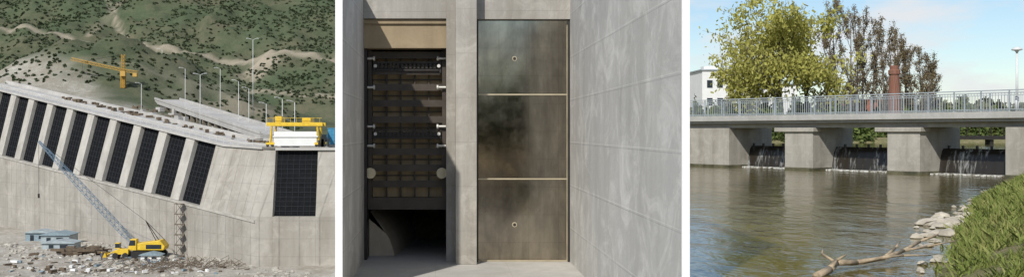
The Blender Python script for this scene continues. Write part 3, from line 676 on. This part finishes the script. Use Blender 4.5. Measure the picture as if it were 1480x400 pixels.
ch=root('brick_chimney'); b=B(); n=12; cx,cy=47.4,107.5
rings=[[(cx+r*math.cos(2*math.pi*i/n),cy+r*math.sin(2*math.pi*i/n),z) for i in range(n)] for r,z in((.8,-1),(.50,5.9),(.60,6.0),(.60,6.4),(.46,6.5),(.46,6.9))]
b.loft(rings); b.build('shaft',m_brick,ch)
bh=root('brick_house'); b=B(); b.box(49.5,56,126,131,-1,2.0); b.build('walls',m_brick,bh)
b=B(); b.prism([(49.1,125.6,2.0),(56.4,125.6,2.0),(56.4,128.5,3.9),(49.1,128.5,3.9)],(0,.0,.15)); b.prism([(49.1,131.4,2.0),(56.4,131.4,2.0),(56.4,128.5,3.9),(49.1,128.5,3.9)],(0,.0,.15)); b.build('roof',m_tile,bh)
b=B(); [b.box(x,x+.8,125.95,126,.6,1.6) for x in(50,51.6,53.4)]; b.build('windows',m_glass,bh)
# ------------------------------------------------------------------ bank grass, rocks, driftwood
nb=62000
yy=15+ (50-15)*rng.random(nb)**1.5; xb=np.interp(yy,BX,BY)
xx=xb+.15+ (rng.random(nb)**.8)*7.5
keep=(xx/yy<.62)
xx,yy,xb=xx[keep],yy[keep],xb[keep]
cl=np.array([fb(a,c_,.9,2,1.) for a,c_ in zip(xx,yy)])
kp=(cl+rng.uniform(-.4,.4,len(cl))>-.12)&((xx-xb)>.5+.9*cl); xx,yy,cl=xx[kp],yy[kp],cl[kp]
zz=np.array([hz_at(a,c_) for a,c_ in zip(xx,yy)])
n=len(xx); hgt=rng.uniform(.06,.26,n)*(1+.8*np.clip(cl,-.5,1.2)); ang=rng.uniform(0,6.283,n); wd=.010+.0006*yy; le=rng.normal(size=(n,2))*.12
p0=np.stack([xx,yy,zz-.02],1); sd_=np.stack([np.cos(ang)*wd,np.sin(ang)*wd,np.zeros(n)],1)
mid=p0+np.stack([le[:,0]*.4,le[:,1]*.4,hgt*.6],1); top=p0+np.stack([le[:,0],le[:,1],hgt],1)
v=np.stack([p0-sd_,p0+sd_,mid+sd_*.7,top+sd_*.05,top-sd_*.05,mid-sd_*.7],1).reshape(-1,3)
npmesh('bank_grass',v,np.arange(n*6).reshape(n,6),m_grass)
pts=[]
for _ in range(34):
    y=random.gauss(27.6,1.4); x=float(np.interp(y,BX,BY))+random.uniform(-.45,.9); pts.append((x,y,max(hz_at(x,y),-2.5)+.02,random.uniform(.08,.28)))
for _ in range(40):
    y=random.uniform(16,44); x=float(np.interp(y,BX,BY))+random.uniform(0,.7); pts.append((x,y,max(hz_at(x,y),-2.5)+.02,random.uniform(.04,.14)))
rocks('river_rocks',pts,m_rrock)
b=B()
def limb(P,r0,r1):
    for i in range(len(P)-1):
        a=r0+(r1-r0)*i/(len(P)-1); c_=r0+(r1-r0)*(i+1)/(len(P)-1); b.tube(P[i],P[i+1],a,c_,n=7)
limb([(6.45,17.7,-2.5),(6.8,18.0,-2.42),(7.1,18.5,-2.36),(7.6,18.8,-2.40),(8.3,19.3,-2.38),(9.0,20.0,-2.32),(9.6,20.6,-2.2),(10.1,20.9,-2.1)],.075,.02)
limb([(6.8,18.0,-2.42),(7.0,18.2,-2.28),(7.2,18.3,-2.2)],.04,.015)
limb([(7.6,18.8,-2.40),(8.0,18.7,-2.3),(8.5,18.9,-2.28),(9.1,19.1,-2.3)],.04,.012)
limb([(8.3,19.3,-2.38),(8.8,19.9,-2.25),(9.2,20.6,-2.2)],.035,.01)
limb([(9.0,20.0,-2.32),(9.5,20.1,-2.25),(10.1,20.2,-2.15)],.03,.01)
limb([(7.1,18.5,-2.36),(7.0,18.9,-2.25),(7.2,19.4,-2.2)],.03,.01)
b.build('driftwood_branch',m_drift,None,True)
# ------------------------------------------------------------------ world + sun + camera
el,az=math.radians(40),math.radians(27)   # sun behind the camera, to its left
w=bpy.data.worlds.new('World'); sc.world=w; w.use_nodes=True; nt_=w.node_tree; nt_.nodes.clear()
def wn(t): return nt_.nodes.new(t)
sky=wn('ShaderNodeTexSky'); sky.sky_type='NISHITA'; sky.sun_disc=False; sky.sun_elevation=el; sky.sun_rotation=math.radians(180)+az; sky.air_density=1.0; sky.dust_density=.3; sky.ozone_density=3.0
tcn=wn('ShaderNodeTexCoord'); mp=wn('ShaderNodeMapping'); mp.inputs['Scale'].default_value=(2.6,2.6,9); mp.inputs['Location'].default_value=(1.4,.2,.35)
no=wn('ShaderNodeTexNoise'); no.inputs['Scale'].default_value=2.0; no.inputs['Detail'].default_value=9; no.inputs['Roughness'].default_value=.55
mr=wn('ShaderNodeMapRange'); mr.inputs[1].default_value=.48; mr.inputs[2].default_value=.62; mr.inputs[4].default_value=.9
mx=wn('ShaderNodeMix'); mx.data_type='RGBA'; mx.inputs[7].default_value=(7.0,7.1,7.3,1)
bgn=wn('ShaderNodeBackground'); bgn.inputs[1].default_value=.115; out=wn('ShaderNodeOutputWorld')
L_=nt_.links.new; L_(tcn.outputs['Generated'],mp.inputs[0]); L_(mp.outputs[0],no.inputs['Vector']); L_(no.outputs[0],mr.inputs[0]); L_(mr.outputs[0],mx.inputs[0]); L_(sky.outputs[0],mx.inputs[6]); L_(mx.outputs[2],bgn.inputs[0]); L_(bgn.outputs[0],out.inputs[0])
ld=bpy.data.lights.new('sun','SUN'); ld.energy=4.3; ld.angle=math.radians(.8); ld.color=(1,.96,.90); lo=bpy.data.objects.new('sun',ld); col.objects.link(lo)
dirn=Vector((-math.sin(az)*math.cos(el),-math.cos(az)*math.cos(el),math.sin(el)))
lo.rotation_euler=dirn.to_track_quat('Z','Y').to_euler(); lo.location=(0,-20,60)
cam=bpy.data.cameras.new('camera'); cam.lens=36; cam.sensor_width=36; cam.shift_x=100/1480; cam.shift_y=-10/1480; cam.clip_end=9000; cam.clip_start=.1
co=bpy.data.objects.new('camera',cam); co.rotation_euler=(math.radians(90),0,0); co.location=(0,0,0); col.objects.link(co); sc.camera=co
sc.view_settings.view_transform='Standard'; sc.view_settings.look='None'; sc.view_settings.exposure=0
